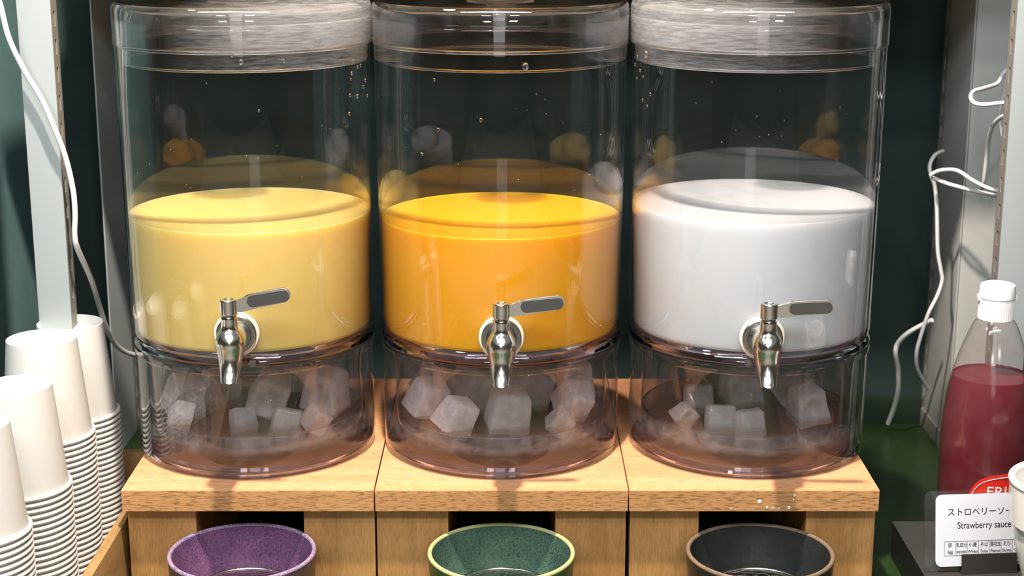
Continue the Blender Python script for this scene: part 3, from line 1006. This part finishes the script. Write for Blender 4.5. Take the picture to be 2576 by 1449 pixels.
def label_patch(rad, y0, y1, w, z0, ztop, mat, name):
    bm = bmesh.new()
    n = 40
    lo, hi = [], []
    for k in range(n + 1):
        x = -w + 2 * w * k / n
        zt = ztop - 0.011 * (abs(x) / w) ** 2.6 - 0.010 * (abs(x) / w) ** 9
        lo.append(bm.verts.new((x, y0, z0)))
        hi.append(bm.verts.new((x, y0, zt)))
    for k in range(n):
        bm.faces.new((lo[k], lo[k + 1], hi[k + 1], hi[k]))
    r = bmesh.ops.extrude_face_region(bm, geom=bm.faces[:])
    for v in [g for g in r['geom'] if isinstance(g, bmesh.types.BMVert)]:
        v.co.y = y1
    me = mesh_of(name, bm, mat, 30)
    wrap(me, rad, 0)
    return me


lab = obj('label', label_patch(0.0402, -0.0008, 0.0, 0.038, 0.020, 0.0775, M_red, 'label'), t, (0, 0, 0), (0, 0, R(20)))
lab['label'] = 'red label with a white outline'
bm = bmesh.new()
pts = []
for k in range(41):
    x = -0.0362 + 0.0724 * k / 40
    zt = 0.0748 - 0.011 * (abs(x) / 0.0362) ** 2.6 - 0.010 * (abs(x) / 0.0362) ** 9
    a = x / 0.0402
    pts.append(Vector((0.0412 * math.sin(a), -0.0412 * math.cos(a), zt)))
tube(bm, pts, 0.00035, 5)
obj('outline', mesh_of('outline', bm, M_white_plastic), lab)
tm = text_mesh('FRU', 0.0125, M_white_plastic, 1.15, 'LEFT')
for v in tm.vertices:
    v.co.x -= 0.0240
    v.co.z += 0.0612
wrap(tm, 0.0412, 0)
obj('lettering', tm, lab)

# price sign
SD = 1.296
sp = at(2476, 1427, SD)
t = thing('table_sign', 'clear acrylic sign with white card reading Strawberry sauce', 'sign', (sp.x, sp.y, STAND_H), R(5.0))
PXM = 1.40 / F
PW, PH = 304 * PXM, 0.0690
TILT = (R(-10), 0, 0)
zc = PH / 2 + 0.0022
obj('acrylic_plate', mesh_of('acrylic_plate', prism(bmesh.new(), [(x, z + zc) for x, z in outline(PW, PH, 0.0062, 8)], 0.0004, 0.0024), M_acry_sign, 30), t, None, TILT)
CW, CHH = 250 * PXM, 0.0625
card = obj('card', mesh_of('card', prism(bmesh.new(), [(x, z + zc + 0.0003) for x, z in outline(CW, CHH, 0.0055, 8)], -0.0002, 0.0002), M_card, 30), t, None, TILT)
cz = zc + 0.0003
YF = -0.0003
obj('lettering', text_mesh('ストロベリーソース', 0.0077, M_ink, width=188 * PXM), card, (0.0, YF, cz + 0.0155))
obj('lettering', text_mesh('Strawberry sauce', 0.0082, M_ink, width=138 * PXM), card, (0.0, YF, cz + 0.0040))
cols = [('卵', 'Egg', 1.0), ('乳成分', 'Dairy products', 0.42), ('小麦', 'Wheat', 0.9), ('そば', 'Soba', 0.95), ('落花生', 'Peanut', 0.85), ('えび', 'Shrimp', 0.82), ('かに', 'Crab', 0.95)]
cw = 29.2 * PXM
tz0, tz1 = cz - 0.0218, cz - 0.0095
bm = bmesh.new()
lw = 0.00022
for z in (tz0, tz1):
    box(bm, -3.5 * cw, 3.5 * cw, YF - 0.0001, YF, z - lw / 2, z + lw / 2)
for k in range(8):
    x = (-3.5 + k) * cw
    box(bm, x - lw / 2, x + lw / 2, YF - 0.0001, YF, tz0, tz1)
obj('table_lines', mesh_of('table_lines', bm, M_ink, 0), card)
for k, (ja, en, sx) in enumerate(cols):
    x = (-3 + k) * cw
    obj('lettering', text_mesh(ja, 0.0043, M_ink, 0.74 if len(ja) > 2 else 0.85), card, (x, YF, (tz0 + tz1) / 2 + 0.0026))
    obj('lettering', text_mesh(en, 0.0036, M_ink, sx), card, (x, YF, (tz0 + tz1) / 2 - 0.0030))
hx = at(2487, 1410, SD).x - sp.x
bm = bmesh.new()
box(bm, -0.0245, 0.0245, -0.0046, -0.0034, 0.0, 0.0172)
box(bm, -0.0245, 0.0245, -0.0034, 0.022, 0.0, 0.0012)
box(bm, -0.0245, 0.0245, 0.0028, 0.0040, 0.0012, 0.0172)
for v in bm.verts:
    v.co.y += v.co.z * 0.176
hold = obj('holder', mesh_of('holder', bm, M_bracket, 0), t, (hx, 0, 0))
hold['label'] = 'dark metal clip foot'

# white porcelain cup cut off by the right picture edge
cp = at(2700, 1205, 1.215)
t = thing('porcelain_cup', 'white porcelain cup at the right picture edge before the sign', 'cup', (cp.x, cp.y, STAND_H))
ch = cp.z - STAND_H
outer = [(0.0, 0.0), (0.028, 0.0), (0.0295, 0.002), (0.0290, 0.006), (0.0265, 0.009), (0.0285, 0.014), (0.0380, ch * 0.40), (0.0420, ch * 0.56), (0.0425, ch * 0.62), (0.0468, ch * 0.68), (0.0482, ch * 0.85), (0.0486, ch - 0.003)]
inner = [(0.0448, ch - 0.003), (0.0440, ch * 0.70), (0.0370, ch * 0.40), (0.026, 0.018), (0.0, 0.012)]
obj('body', lathe_mesh('body', outer, M_white_gloss, 72), t)
obj('interior', lathe_mesh('interior', inner, M_white_gloss, 72), t)
obj('rim', lathe_mesh('rim', ring_prof(0.0467, ch - 0.0022, 0.0030, 12), M_white_gloss, 72, True), t)


# ------------------------------------------------------------------ cables
def cable(label, pts, r=0.0021):
    P = smooth_path([at(a, b, d) for a, b, d in pts], 7)
    o = obj('power_cable', mesh_of('power_cable', tube(bmesh.new(), P, r, 8), M_cable, 60))
    return tag(o, label, 'cable')


cable('white cable hanging down past the left shelf upright',
      [(-25, -60, 1.435), (0, 10, 1.435), (22, 95, 1.437), (60, 175, 1.440), (105, 250, 1.440), (140, 330, 1.440), (166, 400, 1.443), (184, 480, 1.443), (189, 540, 1.443), (188, 590, 1.444),
       (196, 628, 1.450), (228, 700, 1.485), (250, 770, 1.52), (268, 825, 1.54), (296, 872, 1.57), (345, 893, 1.60), (420, 880, 1.64)], 0.0026)
cable('white cable loop sticking out high beside the right upright', [(2540, 168, 1.60), (2521, 188, 1.60), (2509, 210, 1.59), (2475, 222, 1.57), (2451, 229, 1.56), (2442, 242, 1.55), (2450, 258, 1.54), (2478, 263, 1.53), (2545, 256, 1.52)])
cable('grey-lit cable bending down from the right upright at mid height', [(2545, 282, 1.55), (2509, 302, 1.58), (2491, 333, 1.60), (2483, 386, 1.62), (2475, 454, 1.63), (2470, 475, 1.64)])
cable('thin cable strand hanging behind the upper loop at right', [(2536, 172, 1.62), (2526, 232, 1.63), (2514, 290, 1.63), (2521, 338, 1.63), (2530, 372, 1.63)], 0.0017)
cable('white cable running down along the back right upright', [(2372, 380, 1.68), (2352, 390, 1.665), (2339, 416, 1.66), (2343, 445, 1.66), (2352, 470, 1.66), (2357, 531, 1.66), (2359, 628, 1.66), (2367, 680, 1.66), (2370, 706, 1.66), (2358, 744, 1.66), (2336, 788, 1.66), (2317, 843, 1.66), (2306, 887, 1.66), (2309, 931, 1.67), (2335, 978, 1.69)])
cable('upper of two white cables crossing the back right upright', [(2341, 441, 1.64), (2358, 431, 1.635), (2379, 427, 1.63), (2410, 430, 1.62), (2447, 454, 1.61), (2485, 473, 1.60), (2525, 484, 1.585)])
cable('lower of two white cables crossing the back right upright', [(2343, 446, 1.645), (2365, 455, 1.64), (2393, 465, 1.63), (2447, 479, 1.62), (2485, 488, 1.61), (2525, 496, 1.595)])
cable('white cable end curving down to the green counter at right', [(2345, 805, 1.69), (2319, 818, 1.70), (2283, 839, 1.71), (2258, 865, 1.72), (2253, 890, 1.72), (2259, 931, 1.73), (2259, 981, 1.74), (2249, 1025, 1.755), (2234, 1066, 1.768)], 0.0026)


# ------------------------------------------------------------------ water drops clinging to jars, splashes of white drink on the box
def drop_cluster(dots, parent, label):
    """dots: (px, py, size) on the front of the jar wall"""
    cx, cyy = parent.location.x, parent.location.y
    bm = bmesh.new()
    for px, py, sz in dots:
        p = at(px, py, CY - CAM.y)
        z = p.z - BOARD
        rj = 0.1094 + (z - 0.20) * 0.007
        sx = max(-0.98, min(0.98, (p.x - cx) / rj * 1.0))
        a = math.asin(sx)
        # the wall bulges towards the viewer, so re-aim the height at the true distance
        q = at(px, py, CY - CAM.y - rj * math.cos(a))
        z = q.z - BOARD
        a = math.asin(max(-0.985, min(0.985, (q.x - cx) / rj)))
        m = Matrix.Translation((rj * math.sin(a), -rj * math.cos(a), z)) @ Matrix.Rotation(a, 4, 'Z') @ Matrix.Diagonal((sz, sz * 0.45, sz * 1.4, 1))
        bmesh.ops.create_icosphere(bm, subdivisions=2, radius=1.0, matrix=m)
    o = obj('water_drops', mesh_of('water_drops', bm, M_glass, 80), parent)
    o['kind'] = 'stuff'
    return o


disp = [o for o in bpy.data.objects if o.name.startswith('drink_dispenser')]
disp.sort(key=lambda o: o.location.x)
rnd = random.Random(3)
left = [(882, 188, .0014), (880, 203, .0010), (878, 243, .0012), (897, 172, .0010), (904, 168, .0011), (876, 290, .0013), (896, 246, .0015), (916, 206, .0014), (911, 222, .0013), (921, 245, .0013), (606, 157, .0018),
        (584, 140, .0012), (606, 128, .0008), (607, 140, .0008), (712, 155, .0012), (650, 280, .0010), (886, 156, .0013), (785, 122, .0010)]
left += [(rnd.uniform(350, 920), rnd.uniform(200, 470), rnd.uniform(.0003, .0006)) for _ in range(14)]
mid = [(1322, 168, .0026), (1092, 200, .0012), (1210, 302, .0014), (1103, 325, .0012), (1062, 386, .0013)]
mid += [(rnd.uniform(1000, 1520), rnd.uniform(190, 480), rnd.uniform(.0003, .0006)) for _ in range(14)]
right = [(1606, 145, .0012), (1598, 165, .0012), (1612, 180, .0012), (1620, 196, .0010), (1638, 240, .0013), (1618, 255, .0011), (1630, 270, .0009), (1604, 200, .0010), (2202, 125, .0012), (2212, 128, .0012), (1627, 139, .0026)]
right += [(rnd.uniform(1620, 2180), rnd.uniform(190, 430), rnd.uniform(.0003, .0006)) for _ in range(14)]
for o, d in zip(disp, (left, mid, right)):
    drop_cluster(d, o, '')

bm = bmesh.new()
for px, py, sz in ((1911, 1262, .0017), (1896, 1232, .0007), (1999, 1247, .0008), (1996, 1257, .0006), (1930, 1277, .0010), (1945, 1278, .0009), (1985, 1277, .0014), (1960, 1279, .0007), (1838, 1279, .0007)):
    p = at(px, py, 1.2955 - 0.0009)
    m = Matrix.Translation((p.x, p.y, p.z)) @ Matrix.Diagonal((sz, 0.0003, sz * 1.2, 1))
    bmesh.ops.create_icosphere(bm, subdivisions=2, radius=1.0, matrix=m)
box_r = [o for o in bpy.data.objects if o.name.startswith('wooden_riser')]
box_r.sort(key=lambda o: o.location.x)
bmesh.ops.translate(bm, verts=bm.verts[:], vec=(-box_r[2].location.x, 0, 0))
o = obj('dried_drips', mesh_of('dried_drips', bm, M_white_plastic, 80), box_r[2])
o['kind'] = 'stuff'
